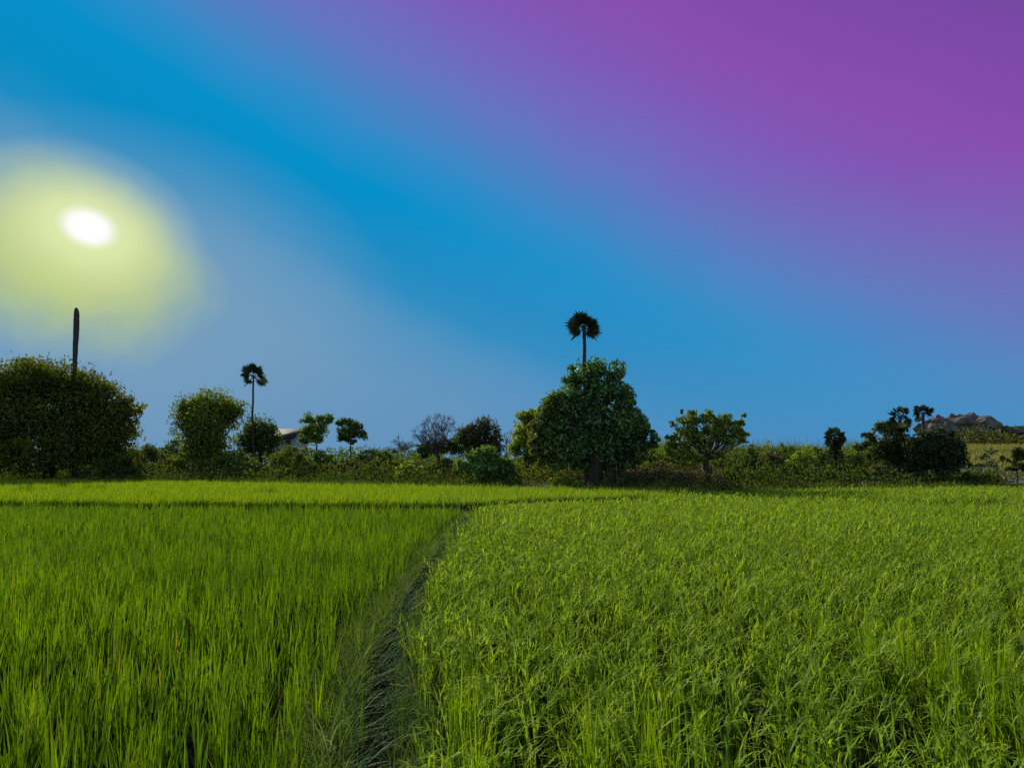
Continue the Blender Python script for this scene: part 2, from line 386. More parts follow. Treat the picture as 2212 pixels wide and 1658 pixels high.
def tree(name, label, cat, Y, base_px, lobes, leaf=.3, dens=.35, cd=.012, cols=((.02, .04, .01), (.06, .1, .02)), trunk_r=.2, fork=None,
         bark=M_BARK, mat=M_LEAF, group=None, seed=1, limbs=True, sigma=.30, twigs=0, twig_mat=M_TWIG, shell=.5, aspect=.5, up=.35, yellow=None, flare=1.6, dep=.9, thin=None):
    r = np.random.default_rng(seed)
    b0 = at(base_px, 1000, Y); bx = b0[0]; bz = float(ground_h(bx, Y)) - .05
    base = np.array([bx, Y, bz])
    root = thing(name, base, label, cat, group)
    m = Y / FPX
    cr = MB(); tr = MB()
    fk = at(fork[0], fork[1], Y) if fork else None
    if fk is not None:
        P = wiggle(base, fk, 6, trunk_r * .25, r); R = np.linspace(1, .72, 6) * trunk_r; R[0] *= flare; R[1] *= 1 + (flare - 1) * .35
        tr.tube(P, R, 9, rough=.06, r=r, cap=False)
    tw = MB()
    for (px, py, rx, ry) in lobes:
        rr = (rx + ry) / 2 * m * dep
        dpt = r.uniform(-.45, .45) * max(rx * m, 1.0)
        c = at(px, py, Y); c[1] += dpt
        area = PI * rx * ry
        nc = max(3, int(area * cd * (.6 if not (thin and py < thin[0]) else .32))); nl = int(area * dens * (thin[1] if thin and py < thin[0] else 1))
        D = r.normal(size=(nc, 3)); D /= np.linalg.norm(D, axis=1)[:, None]
        rad = r.uniform(0, 1, nc) ** shell
        ext = np.array([rx * m, rr, ry * m])
        K = c + D * rad[:, None] * ext * .92
        sg = sigma * min(ext) * r.uniform(.55, 1.2, nc)
        k = r.integers(0, nc, nl)
        off = r.normal(size=(nl, 3)) * np.array([1, 1, .75]); off /= np.maximum(1, np.linalg.norm(off, axis=1) / 1.9)[:, None]
        C = K[k] + off * sg[k][:, None]
        gz = bz + .05
        C[:, 2] = np.maximum(C[:, 2], gz + r.uniform(0, .3, nl))
        t = np.clip(r.uniform(0, 1, nc)[k] * .6 + r.uniform(0, .5, nl), 0, 1.1)
        col = lerpcol(cols[0], cols[1], t) * 2.1
        if yellow is not None:  # sunlit flank of the crown painted into the leaf colours
            x0, x1 = at(yellow[0], 900, Y)[0], at(yellow[1], 900, Y)[0]
            kk = smooth(x1, x0, C[:, 0])[:, None]; col = col * (1 - kk) + kk * np.array(yellow[2]) * r.uniform(.6, 1.3, (nl, 1))
        leaf_cloud(cr, C, leaf * r.uniform(.6, 1.35, nl), r, col, up, aspect)
        if limbs and fk is not None:
            rl = max(.025, trunk_r * .36 * min(1, math.sqrt(area / 2500)))
            mid = (fk + c) / 2 + np.array([0, 0, -.08 * np.linalg.norm(c - fk)])
            P = np.vstack([wiggle(fk, mid, 4, rl * .9, r), wiggle(mid, c, 4, rl * .9, r)[1:]])
            tr.tube(P, np.linspace(rl, rl * .4, len(P)), 5, r=r)
            for i in r.permutation(nc)[:min(nc, 9)]:
                tr.tube(wiggle(P[3 + i % 4], K[i], 4, rl * .6, r), np.linspace(rl * .45, rl * .12, 4), 4, r=r)
        for _ in range(int(twigs)):
            d = r.normal(size=3); d[2] = abs(d[2]) * .9 + .2; d /= np.linalg.norm(d)
            s0 = c + d * ext * .3; L = r.uniform(.8, 1.25)
            e0 = c + d * ext * L
            tw.tube(wiggle(s0, e0, 5, .07, r), np.linspace(.03, .012, 5), 3, r=r)
            for _ in range(4):
                f = r.uniform(.4, .95); q = s0 * (1 - f) + e0 * f
                dd = d + r.normal(size=3) * .6; dd /= np.linalg.norm(dd)
                tw.tube(wiggle(q, q + dd * min(ext) * r.uniform(.25, .6), 4, .05, r), np.linspace(.018, .008, 4), 3, r=r)
    if cr.n: cr.build('crown', mat, root, base)
    if tr.n: tr.build('trunk', bark, root, base, True)
    if tw.n: tw.build('twigs', twig_mat, root, base)
    return root

DK = ((.012, .026, .006), (.045, .075, .012))
BROWNG = ((.018, .030, .007), (.055, .078, .013))
MID = ((.022, .048, .008), (.075, .12, .018))
OLV = ((.026, .045, .010), (.078, .105, .022))
LGT = ((.05, .09, .012), (.14, .20, .035))
TEAL = ((.014, .042, .022), (.06, .12, .06))
GREY = ((.05, .065, .035), (.13, .15, .09))
BRN = ((.028, .030, .018), (.070, .068, .042))

tree('broad_tree', 'huge dark dome shaped tree at the left edge below the sun', 'tree', 92, 110,
     [(110, 824, 105, 50), (150, 828, 66, 46), (60, 828, 72, 52), (15, 844, 72, 58), (188, 860, 80, 52), (235, 890, 58, 58), (100, 900, 140, 70), (20, 930, 80, 70), (200, 950, 92, 60),
      (120, 985, 150, 45), (262, 925, 42, 55), (268, 880, 32, 34), (-70, 900, 85, 95), (-70, 985, 90, 45), (250, 985, 50, 40)],
     leaf=.46, dens=.25, cd=.016, cols=((.018, .029, .005), (.070, .085, .010)), trunk_r=.7, fork=(110, 985), seed=11, sigma=.27)
tree('round_tree', 'round headed green tree between the huge dome tree and the slender palm', 'tree', 96, 450,
     [(446, 880, 74, 41), (404, 894, 34, 32), (490, 896, 32, 32), (447, 922, 60, 40), (470, 958, 38, 32), (425, 966, 36, 28), (440, 990, 60, 24)],
     leaf=.40, dens=.42, cd=.026, cols=((.026, .044, .006), (.085, .115, .012)), trunk_r=.4, fork=(448, 965), seed=12)
tree('round_tree', 'low dark round tree at the foot of the slender palm', 'tree', 102, 562,
     [(562, 932, 44, 33), (588, 946, 25, 28), (538, 950, 28, 30), (565, 966, 48, 22)], leaf=.38, dens=.5, cd=.016, cols=DK, trunk_r=.3, fork=(562, 965), seed=13)
tree('slender_tree', 'slender gappy tree right of the small house, taller of the pair', 'tree', 100, 682,
     [(668, 908, 19, 14), (692, 905, 16, 13), (708, 910, 14, 14), (665, 930, 20, 18), (690, 926, 22, 20), (678, 946, 22, 15), (656, 952, 14, 10)],
     leaf=.36, dens=.55, cd=.024, cols=MID, trunk_r=.14, fork=(684, 962), seed=14, sigma=.34)
tree('slender_tree', 'slender leaning oval tree, lower of the pair right of the small house', 'tree', 100, 757,
     [(742, 918, 18, 15), (762, 920, 18, 14), (752, 936, 28, 17), (778, 940, 18, 12), (740, 946, 14, 14), (762, 952, 14, 8)],
     leaf=.36, dens=.6, cd=.024, cols=DK, trunk_r=.10, fork=(757, 955), seed=15, sigma=.32)
tree('thorn_tree', 'low dark leafy thorn tree at the foot of the leafless brown tree', 'tree', 74, 945,
     [(940, 968, 40, 18), (975, 962, 28, 20), (915, 975, 25, 14)], leaf=.28, dens=.55, cd=.02, cols=DK, trunk_r=.16, fork=(948, 985), seed=16)
tree('thorn_tree', 'dark twiggy thorn tree behind the bright green shrub', 'tree', 76, 1030,
     [(1010, 930, 20, 22), (1052, 920, 24, 22), (1035, 945, 40, 25), (1000, 955, 25, 20), (1072, 950, 16, 24), (1030, 975, 55, 26), (1062, 975, 26, 26)],
     leaf=.28, dens=.5, cd=.022, cols=((.014, .024, .010), (.05, .06, .03)), trunk_r=.2, fork=(1035, 985), seed=17, twigs=7, sigma=.34)
tree('leaning_tree', 'yellowish green tree half hidden behind the tall glossy tree', 'tree', 68, 1138,
     [(1148, 890, 16, 18), (1140, 915, 28, 26), (1126, 945, 26, 26), (1155, 950, 34, 36), (1120, 970, 22, 18), (1160, 980, 30, 28), (1165, 925, 26, 36)],
     leaf=.30, dens=.5, cd=.02, cols=((.05, .085, .01), (.13, .17, .02)), trunk_r=.22, fork=(1136, 985), seed=18)
tree('glossy_tree', 'tall pyramid shaped glossy tree with massive dark trunk, the palm growing through it', 'tree', 56.5, 1284,
     [(1275, 803, 54, 36), (1238, 812, 26, 26), (1322, 808, 32, 32), (1288, 856, 72, 46), (1345, 862, 30, 36), (1230, 872, 42, 42), (1190, 892, 30, 38),
      (1262, 926, 86, 58), (1352, 920, 46, 48), (1182, 948, 38, 50), (1212, 868, 26, 26), (1358, 880, 26, 30), (1378, 908, 22, 26), (1400, 960, 24, 14), (1158, 960, 18, 26), (1392, 938, 26, 18), (1412, 946, 12, 7), (1345, 995, 40, 18), (1215, 1000, 48, 18), (1172, 915, 28, 30), (1232, 972, 68, 36), (1312, 970, 72, 40), (1368, 966, 32, 34), (1168, 980, 20, 24), (1290, 1000, 60, 16)],
     leaf=.38, dens=.36, cd=.019, cols=((.010, .034, .010), (.062, .125, .034)), trunk_r=.58, fork=(1284, 985), mat=M_GLOSS, seed=19, sigma=.25, aspect=.45,
     yellow=(1145, 1235, (.11, .145, .022)), flare=1.25, up=.2, thin=(880, .45))  # left leaves tinted yellow as sunlight on that side
tree('sprawling_tree', 'wide airy tree with visible branching limbs and stocky dark trunk', 'tree', 54, 1530,
     [(1472, 888, 9, 5), (1500, 892, 13, 9), (1478, 908, 14, 9), (1515, 905, 18, 12), (1532, 893, 14, 8), (1548, 910, 20, 12), (1570, 902, 17, 10), (1590, 915, 15, 11),
      (1606, 934, 12, 7), (1562, 928, 17, 9), (1585, 942, 15, 8), (1462, 945, 13, 8), (1490, 928, 17, 10), (1522, 928, 16, 9), (1478, 962, 18, 10), (1456, 962, 14, 9), (1446, 946, 12, 7), (1612, 938, 16, 9), (1602, 952, 15, 8), (1600, 914, 14, 8), (1455, 915, 12, 7),
      (1450, 950, 9, 5), (1545, 950, 12, 6), (1606, 897, 7, 5), (1500, 945, 26, 15), (1538, 935, 26, 14), (1560, 945, 24, 12), (1522, 962, 24, 12), (1480, 930, 22, 12), (1590, 930, 20, 11), (1495, 910, 24, 14), (1555, 915, 26, 14), (1480, 985, 25, 14), (1508, 990, 20, 12), (1545, 985, 18, 12), (1575, 958, 11, 7)],
     leaf=.25, dens=.34, cd=.055, cols=((.035, .06, .012), (.11, .15, .025)), trunk_r=.34, fork=(1524, 995), seed=20, sigma=.36, flare=1.5, bark=M_BARK)
tree('dark_tree', 'dark gappy tree in front of the two paired palms', 'tree', 70, 1945,
     [(1880, 948, 20, 12), (1906, 926, 22, 12), (1936, 926, 26, 13), (1862, 962, 16, 9), (1866, 940, 9, 5), (1895, 917, 9, 5), (1922, 912, 11, 6), (1955, 918, 10, 6), (1878, 985, 10, 8), (1970, 985, 12, 14), (1925, 957, 34, 22), (1895, 975, 22, 16), (1950, 965, 24, 26), (1925, 990, 28, 16), (1955, 1000, 26, 26)],
     leaf=.32, dens=.45, cd=.022, cols=((.014, .022, .009), (.05, .068, .022)), trunk_r=.25, fork=(1942, 985), seed=21, sigma=.46)
tree('dark_tree', 'dense blackish spreading tree below the rocky hill', 'tree', 67, 2040,
     [(1985, 970, 36, 20), (2022, 950, 38, 24), (1975, 954, 16, 12), (2060, 965, 24, 18), (2004, 938, 9, 5), (2048, 938, 11, 7), (2078, 972, 11, 8), (2086, 1000, 11, 8), (2034, 932, 10, 5), (2045, 975, 38, 28), (2000, 985, 40, 26), (2062, 992, 26, 18), (2040, 1005, 36, 22), (1985, 1010, 26, 18)],
     leaf=.32, dens=.5, cd=.018, cols=((.010, .018, .010), (.034, .05, .026)), trunk_r=.22, fork=(2036, 1005), seed=22, sigma=.42)
tree('thin_tree', 'thin dark tree cut by the right edge of the picture, in front of the pond', 'tree', 66, 2196,
     [(2196, 975, 18, 10), (2188, 990, 24, 10), (2214, 985, 22, 14), (2205, 1006, 30, 11), (2180, 1012, 12, 6)],
     leaf=.28, dens=.5, cd=.03, cols=((.015, .025, .012), (.05, .065, .025)), trunk_r=.07, fork=(2196, 1010), seed=23)
tree('thin_tree', 'spindly grey green tree between the blackish tree and the pond', 'tree', 72, 2125,
     [(2120, 985, 18, 10), (2140, 975, 16, 9), (2132, 1000, 22, 11), (2108, 1005, 14, 10)],
     leaf=.28, dens=.32, cd=.03, cols=GREY, trunk_r=.07, fork=(2126, 1008), seed=24, bark=M_PALE)

# bare spreading branches of the first thorn tree (grey haze of twigs) and of the twiggy bush by the tall tree
def twig_fan(name, label, Y, base_px, base_py, tips, seed, parent_label_cat, r0=.05):
    r = np.random.default_rng(seed)
    b = at(base_px, base_py, Y); g = float(ground_h(b[0], Y)); base = np.array([b[0], Y, g - .05])
    root = thing(name, base, label, parent_label_cat)
    mb = MB(); st = MB()
    st.tube(wiggle(base, b, 4, .04, r), np.linspace(r0 * 1.5, r0, 4), 6, r=r)
    for (px, py) in tips:
        e = at(px, py, Y) + np.array([0, r.uniform(-1.2, 1.2), 0])
        P = wiggle(b, e, 7, .10, r); P[1:-1, 2] += np.array([.05, .1, .12, .1, .05]) * abs(e[0] - b[0]) * .6
        st.tube(P, np.linspace(r0 * .6, .012, 7), 4, r=r)
        for i in range(2, 7):
            for _ in range(4):
                d = (P[i] - P[i - 1]); d /= np.linalg.norm(d); d = d + r.normal(size=3) * .65; d[2] += .25; d /= np.linalg.norm(d)
                q = P[i] + d * r.uniform(.3, .8)
                mb.tube(wiggle(P[i], q, 4, .04, r), np.linspace(.016, .008, 4), 3, r=r)
                for _ in range(3):
                    d2 = d + r.normal(size=3) * .7; d2 /= np.linalg.norm(d2)
                    mb.tube(wiggle((P[i] + q) / 2, (P[i] + q) / 2 + d2 * r.uniform(.25, .5), 3, .03, r), [.012, .010, .007], 3, r=r)
    mb.build('twigs', M_TWIG, root, base); st.build('trunk', M_TWIG, root, base)
    return root
twig_fan('bare_tree', 'leafless brown tree with a haze of fine twigs beside the dark thorn tree', 73, 945, 985,
         [(897, 938), (912, 924), (924, 913), (937, 908), (952, 905), (964, 909), (975, 915), (946, 918), (930, 932), (955, 935), (908, 952), (900, 945), (905, 930), (918, 918), (930, 910), (945, 907), (958, 907), (970, 912), (980, 920), (890, 960), (938, 925), (962, 922), (985, 935), (915, 940)], 31, 'tree', .07)
twig_fan('bare_bush', 'small leafless bush between the bright green shrub and the leaning tree', 72, 1100, 1000,
         [(1085, 965), (1092, 950), (1102, 942), (1112, 955), (1080, 980)], 32, 'bush', .03)
twig_fan('bare_bush', 'sparse leafless bush on top of the scrub left of the bare tree', 78, 870, 985,
         [(855, 958), (862, 950), (875, 962), (888, 966), (845, 970)], 33, 'bush', .03)

# ------------------------------------------------------------------ shrubs of the scrub belt: (px, top, half width, Y, colours, label)
def bush(px, top, hw, Y, cols, label, seed, name='shrub', leaf=.26, dens=.36, mat=M_LEAF, low=1046):
    r = np.random.default_rng(seed)
    gz = float(ground_h(at(px, 1000, Y)[0], Y)); bot = HZ + (EYE - gz) / Y * FPX
    H = bot - top; lobes = []
    n = max(4, int(3 + hw / 14))
    for i in range(n):
        f = (i + .5) / n * 2 - 1
        hh = H * (1 - .45 * f * f) * r.uniform(.78, 1.0)
        rx = hw / n * 1.5 * r.uniform(.9, 1.3); ry = max(hh * .30, 4)
        lobes.append((px + f * hw * .85, bot - hh + ry, rx, ry))
        if r.random() < .85: lobes.append((px + f * hw * .9 + r.normal() * 4, bot - hh * .40, rx * 1.1, hh * .42))
    k = r.integers(0, n); lobes.append((px + r.uniform(-.3, .3) * hw, top + H * .24, hw * .35, H * .24))
    return tree(name, label, 'shrub', Y, px, lobes, leaf, dens, .02, cols, .06, (px, bot - H * .3), seed=seed, sigma=.32, flare=1., mat=mat, up=.25)

SHRUBS = [
 (330, 952, 46, 96, BROWNG, 'dark olive shrub against the right foot of the huge dome tree'),
 (378, 922, 30, 106, MID, 'green mound shrub touching the left side of the round headed tree'),
 (250, 978, 80, 87, DK, 'dark low shrub under the right half of the huge dome tree'),
 (400, 982, 62, 88, BROWNG, 'brownish olive shrub below the round headed tree'),
 (500, 970, 66, 90, OLV, 'wide grey green shrub in front of the low dark round tree'),
 (530, 1000, 48, 82, DK, 'dark squat shrub at the field edge below the slender palm'),
 (636, 960, 56, 88, OLV, 'olive shrub hiding the foot of the small house'),
 (615, 1008, 36, 76, MID, 'small green shrub at the field edge below the small house'),
 (695, 968, 55, 94, MID, 'green shrub around the feet of the slender tree pair'),
 (672, 1000, 45, 78, OLV, 'grey green shrub at the field edge left of the brown thicket'),
 (745, 988, 56, 80, BRN, 'dull brown purple thicket shrub at the middle left field edge'),
 (790, 964, 55, 92, OLV, 'olive shrub right of the slender tree pair'),
 (835, 972, 48, 84, BROWNG, 'dark olive shrub under the sparse leafless bush'),
 (802, 1000, 42, 74, BROWNG, 'low dark shrub at the field edge left of the light green bush'),
 (886, 994, 42, 68, LGT, 'light green rounded bush at the field edge left of centre'),
 (950, 985, 42, 70, OLV, 'pale olive bush below the leafless brown tree'),
 (1010, 995, 45, 66, OLV, 'olive shrub between the pale bush and the bright green shrub'),
 (1140, 1003, 36, 72, OLV, 'olive shrub behind the bare pink bank'),
 (1190, 1008, 30, 68, GREY, 'grey green shrub under the left skirts of the tall glossy tree'),
 (1225, 1022, 36, 54.5, LGT, 'small yellow green bush left of the massive trunk'),
 (1350, 985, 44, 64, BRN, 'brown dry scrub bush right of the massive trunk'),
 (1420, 990, 44, 62, BRN, 'brown dry scrub bush midway to the sprawling tree'),
 (1480, 1008, 40, 58, BRN, 'low brown scrub bush against the sprawling tree trunk'),
 (1400, 958, 38, 86, OLV, 'olive shrub behind the brown scrub near the tall glossy tree'),
 (1455, 950, 40, 84, MID, 'green shrub behind the left limbs of the sprawling tree'),
 (1560, 975, 38, 76, MID, 'green shrub behind the trunk of the sprawling tree'),
 (1620, 955, 32, 74, DK, 'dark round bush right of the sprawling tree'),
 (1672, 966, 36, 84, BRN, 'brownish shrub right of the dark round bush'),
 (1732, 962, 44, 92, LGT, 'light green shrub left of the short ivy clad palm'),
 (1655, 950, 22, 98, LGT, 'narrow upright pale shrub in the skyline of the right hand scrub'),
 (1705, 952, 30, 100, MID, 'taller green shrub behind the light green shrub'),
 (1765, 956, 30, 99, OLV, 'pointed olive shrub just left of the short ivy clad palm'),
 (1415, 972, 30, 78, MID, 'rounded green shrub above the brown dry scrub'),
 (1850, 962, 42, 94, OLV, 'olive shrub right of the short ivy clad palm'),
 (1590, 1003, 58, 60, OLV, 'low olive shrub at the field edge right of the sprawling trunk'),
 (1680, 1000, 60, 64, BROWNG, 'low dark shrub at the field edge below the brownish shrub'),
 (1770, 1006, 56, 66, OLV, 'low grey green shrub at the field edge below the ivy clad palm'),
 (1850, 1010, 50, 66, DK, 'low dark shrub at the field edge left of the dry pinkish bush'),
 (1905, 992, 36, 68, BRN, 'dry pinkish bush at the foot of the dark gappy tree'),
 (1990, 1018, 40, 66, BROWNG, 'low shrub between the trunks of the two dark trees'),
 (2105, 1006, 36, 80, GREY, 'grey green shrub below the yellow hillside'),
 (2128, 1020, 30, 68, DK, 'blackish low shrub left of the pond'),
 (2095, 1018, 24, 66, BROWNG, 'low olive shrub right of the blackish spreading tree'),
]
for i, (px, top, hw, Y, cols, lab) in enumerate(SHRUBS):
    bush(px, top, hw, Y, cols, lab, 100 + i)
bush(1050, 958, 62, 61, ((.025, .060, .014), (.085, .15, .035)), 'bright green big leaved shrub left of the tall glossy tree', 170, 'leafy_shrub', leaf=.34, dens=.42, mat=M_GLOSS)
# the continuous low growth behind those shrubs
r = np.random.default_rng(55)
mb = MB()
def mass(n, x0, x1, Y0, Y1, h0, h1, c, leaf):
    px = r.uniform(x0, x1, n); Y = r.uniform(Y0, Y1, n)
    X = (px - 1106) / FPX * Y
    hh = (h0 + (h1 - h0) * (.5 + .5 * wob(X, Y, 2.5, 2)))
    z = ground_h(X, Y) + hh * r.uniform(0, 1, n) ** .7
    leaf_cloud(mb, np.stack([X, Y, z], -1), leaf * r.uniform(.6, 1.3, n), r, lerpcol(c[0], c[1], np.clip(r.uniform(0, 1, n) * .6 + .4 * (.5 + .5 * wob(X, Y, 1.5, 6)), 0, 1)) * 1.5)
mass(3500, 1110, 1330, 76, 96, 1.0, 2.6, OLV, .36)
mass(9000, 150, 960, 100, 116, 2.2, 4.2, MID, .5)
mass(5000, -200, 330, 100, 112, 2.0, 4.0, DK, .5)
mass(5000, 820, 1180, 80, 92, 1.2, 2.6, OLV, .42)
mass(7000, 1300, 1680, 86, 100, 2.0, 3.8, OLV, .45)
mass(8000, 1600, 1960, 96, 112, 2.5, 4.2, MID, .45)
mass(4000, 1900, 2350, 84, 98, 1.0, 2.2, GREY, .4)
def edge_mass(n, x0, x1, d0, d1, h, c, leaf):
    px = r.uniform(x0, x1, n); u = (px - 1106) / FPX; Y = yedge(u) + d0 + r.gamma(1.6, (d1 - d0) / 3, n); X = u * Y
    hh = h * (.45 + .55 * wob(X, Y, 1.3, 4) ** 2 + .25 * wob(X, Y, 4, 1)) * (1 + (Y - yedge(u)) * .05)
    z = ground_h(X, Y) + np.abs(hh) * r.uniform(0, 1, n)
    leaf_cloud(mb, np.stack([X, Y, z], -1), leaf * r.uniform(.6, 1.3, n), r, lerpcol(c[0], c[1], np.clip(r.uniform(0, 1, n) * .6 + .4 * (.5 + .5 * wob(X, Y, 1.1, 6)), 0, 1)) * 1.45)
edge_mass(9000, -250, 1125, .6, 9, .8, DK, .28)
edge_mass(5000, 300, 1100, 3, 14, 1.5, BROWNG, .32)
edge_mass(2500, 1120, 1300, 6, 12, 1.4, OLV, .26)
edge_mass(6000, 1300, 2120, .8, 9, .7, BROWNG, .25)
edge_mass(4500, 1300, 1560, 3, 9, 1.8, BRN, .24)
edge_mass(5000, 1560, 2150, 5, 16, 1.6, DK, .30)
tag(mb.build('undergrowth', M_LEAF), 'continuous low olive undergrowth behind the scrub belt', 'undergrowth', kind='stuff')
# tall yellow grass on the rising ground at the right
acc = Acc()
n = 9000; px = r.uniform(1960, 2420, n); Y = r.uniform(112, 185, n); X = (px - 1106) / FPX * Y
tufts(acc, X, Y, r, 6, (.8, 1.9), .35, .10, (0, .3), (.1, .9), 2, (.13, .15, .025), (.33, .30, .09), .3 * wob(X, Y, 5, 2))
n = 3500; px = r.uniform(1380, 1960, n); Y = r.uniform(100, 118, n); X = (px - 1106) / FPX * Y
k = wob(X, Y, 2.2, 5) > -.1; X = X[k]; Y = Y[k]
tufts(acc, X, Y, r, 6, (1.6, 4.8), .4, .10, (0, .2), (.1, .6), 2, (.07, .11, .02), (.18, .23, .06), .3 * wob(X, Y, 4, 2))
tag(acc.obj('hillside_grass', M_WEED), 'tall yellowish grass on the rising ground below the rocky hill', 'grass', kind='stuff')

# ------------------------------------------------------------------ palms
def palm(name, label, Y, px_base, top, r_px, nfr, seed, trunk_r=.2, droop=.35, fan=.6, open_=1., fans=None, group='palmyra palms', ivy=None, knee=None, col=((.012, .02, .010), (.05, .065, .03))):
    r = np.random.default_rng(seed)
    c = at(top[0], top[1], Y); b = at(px_base, 1000, Y); base = np.array([b[0], Y, float(ground_h(b[0], Y)) - .05])
    root = thing(name, base, label, 'palm', group)
    R = r_px * Y / FPX
    tb = MB(); P = wiggle(base, c, 9, .05, r)
    if knee: P[1:-1, 0] += np.sin(np.linspace(0, PI, 9))[1:-1] * knee
    tb.tube(P, np.linspace(1.25, .85, 9) * trunk_r, 9, rough=.04, r=r)
    tb.build('trunk', M_PALMBARK, root, base, True)
    cb = MB(); ns = 15
    for i in range(nfr):
        el = math.asin(np.clip(1 - (i + .5) / nfr * (1.25 + droop) * open_, -.75, .98)); az = i * 2.399963 + r.uniform(-.3, .3)
        d = np.array([math.cos(az) * math.cos(el), math.sin(az) * math.cos(el), math.sin(el)])
        if fans:
            a0 = math.radians(fans[i % len(fans)] + r.uniform(-6, 6)); d = np.array([math.sin(a0), r.uniform(-.55, .55), math.cos(a0)]); d /= np.linalg.norm(d)
        Lp = R * (1 - fan) * r.uniform(.8, 1.15)
        h = c + d * Lp; h[2] -= .05 * R * (1 - d[2])
        colr = np.array(col[0]) + (np.array(col[1]) - np.array(col[0])) * r.uniform()
        cb.tube(wiggle(c, h, 4, .015, r), np.linspace(.035, .02, 4) * max(1, R / 1.3), 4, colr * 1.2, r=r)
        side = np.cross(d, [0, 0, 1]); side /= np.linalg.norm(side) + 1e-6
        upv = np.cross(side, d); tilt = r.uniform(-1.5, 1.5); s2 = side * math.cos(tilt) + upv * math.sin(tilt); n2 = np.cross(s2, d)
        FR = R * fan * r.uniform(.85, 1.1)
        for k in range(ns):
            a = (k / (ns - 1) - .5) * math.radians(235) + r.normal() * .03
            v = d * math.cos(a) + s2 * math.sin(a); wv = -d * math.sin(a) + s2 * math.cos(a)
            L = FR * (1 - .22 * abs(a) / 2.05) * r.uniform(.9, 1.05); w = FR * .10
            m_ = h + v * L * .62 + n2 * .04 * FR; tip = h + v * L - n2 * L * .05 + np.array([0, 0, -L * .04])
            cb.add([h, m_ - wv * w, tip, m_ + wv * w], [(0, 1, 2, 3)], None, colr * r.uniform(.8, 1.2))
    cb.build('crown', M_PALM, root, base)
    if ivy:
        mb = MB(); n = 900; t = r.uniform(0, 1, n); a = r.uniform(0, 2 * PI, n)
        zt = at(px_base, ivy[1], Y)[2]; zb = base[2]
        Rv = ivy[0] * Y / FPX * (.55 + .45 * np.sin(t * PI)) * np.sqrt(r.uniform(.2, 1, n))
        C = np.stack([base[0] + np.cos(a) * Rv, Y + np.sin(a) * Rv, zb + (zt - zb) * t], -1)
        leaf_cloud(mb, C, .3 * r.uniform(.6, 1.3, n), r, lerpcol((.012, .02, .01), (.04, .055, .02), r.uniform(0, 1, n)))
        mb.build('ivy', M_LEAF, root, base)
    return root
palm('palmyra_palm', 'tall fan palm rising out of the top of the tall glossy tree', 56.9, 1264, (1261, 708), 42, 17, 41, .16, .25, .64, .95, fans=[-8, 10, -28, 30, -48, 50, -68, 70, -92, 92, -15, 35, -58, 62, -128, 130, 108])
palm('palmyra_palm', 'slender lone fan palm with thin bare stem above the low dark round tree', 100, 553, (548, 813), 34, 12, 42, .14, .25, .56, 1.0, fans=[0, -38, 38, -75, 75, -108, 108, -15, 60, 125, -60, -128], knee=-.25)
palm('palmyra_palm', 'short ivy clad fan palm standing alone right of the sprawling tree', 76, 1805, (1803, 944), 28, 24, 43, .22, .6, .55, 1.2, ivy=(20, 965))
palm('palmyra_palm', 'left palm of the pair above the dark gappy tree', 73, 1950, (1944, 901), 29, 16, 44, .2, .5, .50, 1.2, fans=[0, -35, 35, -65, 65, -95, 95, -125, 125, 155, -155, 15, -50, 50, -110, 110])
palm('palmyra_palm', 'right palm of the pair, standing before the rocky hill', 74, 1997, (1994, 894), 26, 15, 45, .15, .35, .54, 1.05, fans=[0, -30, 30, -58, 58, -85, 85, -115, 115, 15, -45, 45, -100, 70, -128])

# headless palm stem above the dome tree
b = at(163, 1000, 95); base = np.array([b[0], 95., float(ground_h(b[0], 95)) - .05]); mb = MB()
ys = [1020, 900, 790, 750, 710, 690, 675, 668, 664.5]; xs = [158, 160, 161.5, 163, 164.8, 165.2, 165.3, 165, 164.6]; ws = [5.5, 5, 4.6, 5.2, 6, 6, 5.4, 4, 1.6]
P = np.array([base] + [at(x, y, 95) for x, y in zip(xs[1:], ys[1:])]); PP = []; RR = []
for i in range(len(P) - 1):
    for f in np.linspace(0, 1, 5)[:-1]: PP.append(P[i] * (1 - f) + P[i + 1] * f); RR.append((ws[i] * (1 - f) + ws[i + 1] * f) * 95 / FPX)
PP.append(P[-1]); RR.append(ws[-1] * 95 / FPX)
mb.tube(PP, RR, 12, rough=.04)
o = mb.build('dead_palm', M_PALMBARK, None, base, True); tag(o, 'headless bare palm stem sticking up behind the huge dome tree', 'palm stem')

# ------------------------------------------------------------------ small house
b = at(632, 975, 112); hx, hy = b[0], 112.; hz = float(ground_h(hx, hy)) - .05
house = thing('small_house', (hx, hy, hz), 'small pale house with grey pitched roof behind the shrubs', 'house'); house.rotation_euler.z = math.radians(-14)
def box(mb, x0, x1, y0, y1, z0, z1):
    V = [(x, y, z) for x in (x0, x1) for y in (y0, y1) for z in (z0, z1)]
    mb.add(V, [(0, 1, 3, 2), (4, 6, 7, 5), (0, 4, 5, 1), (2, 3, 7, 6), (0, 2, 6, 4), (1, 5, 7, 3)])
M_WALL = rough_mat('lime_wall', (.24, .28, .31), (.38, .42, .45), 1.2, .9, .15)
M_ROOF = rough_mat('sheet_roof', (.022, .022, .022), (.045, .043, .04), 1.5, .8, .3)
M_DARK = rough_mat('dark_shutter', (.03, .045, .035), (.07, .08, .06), 3, .6, .1)
zt = at(632, 946, 112)[2] - hz; zr = at(632, 927, 112)[2] - hz
mb = MB(); box(mb, -2.3, 1.3, -2.2, 2.2, 0, zt)
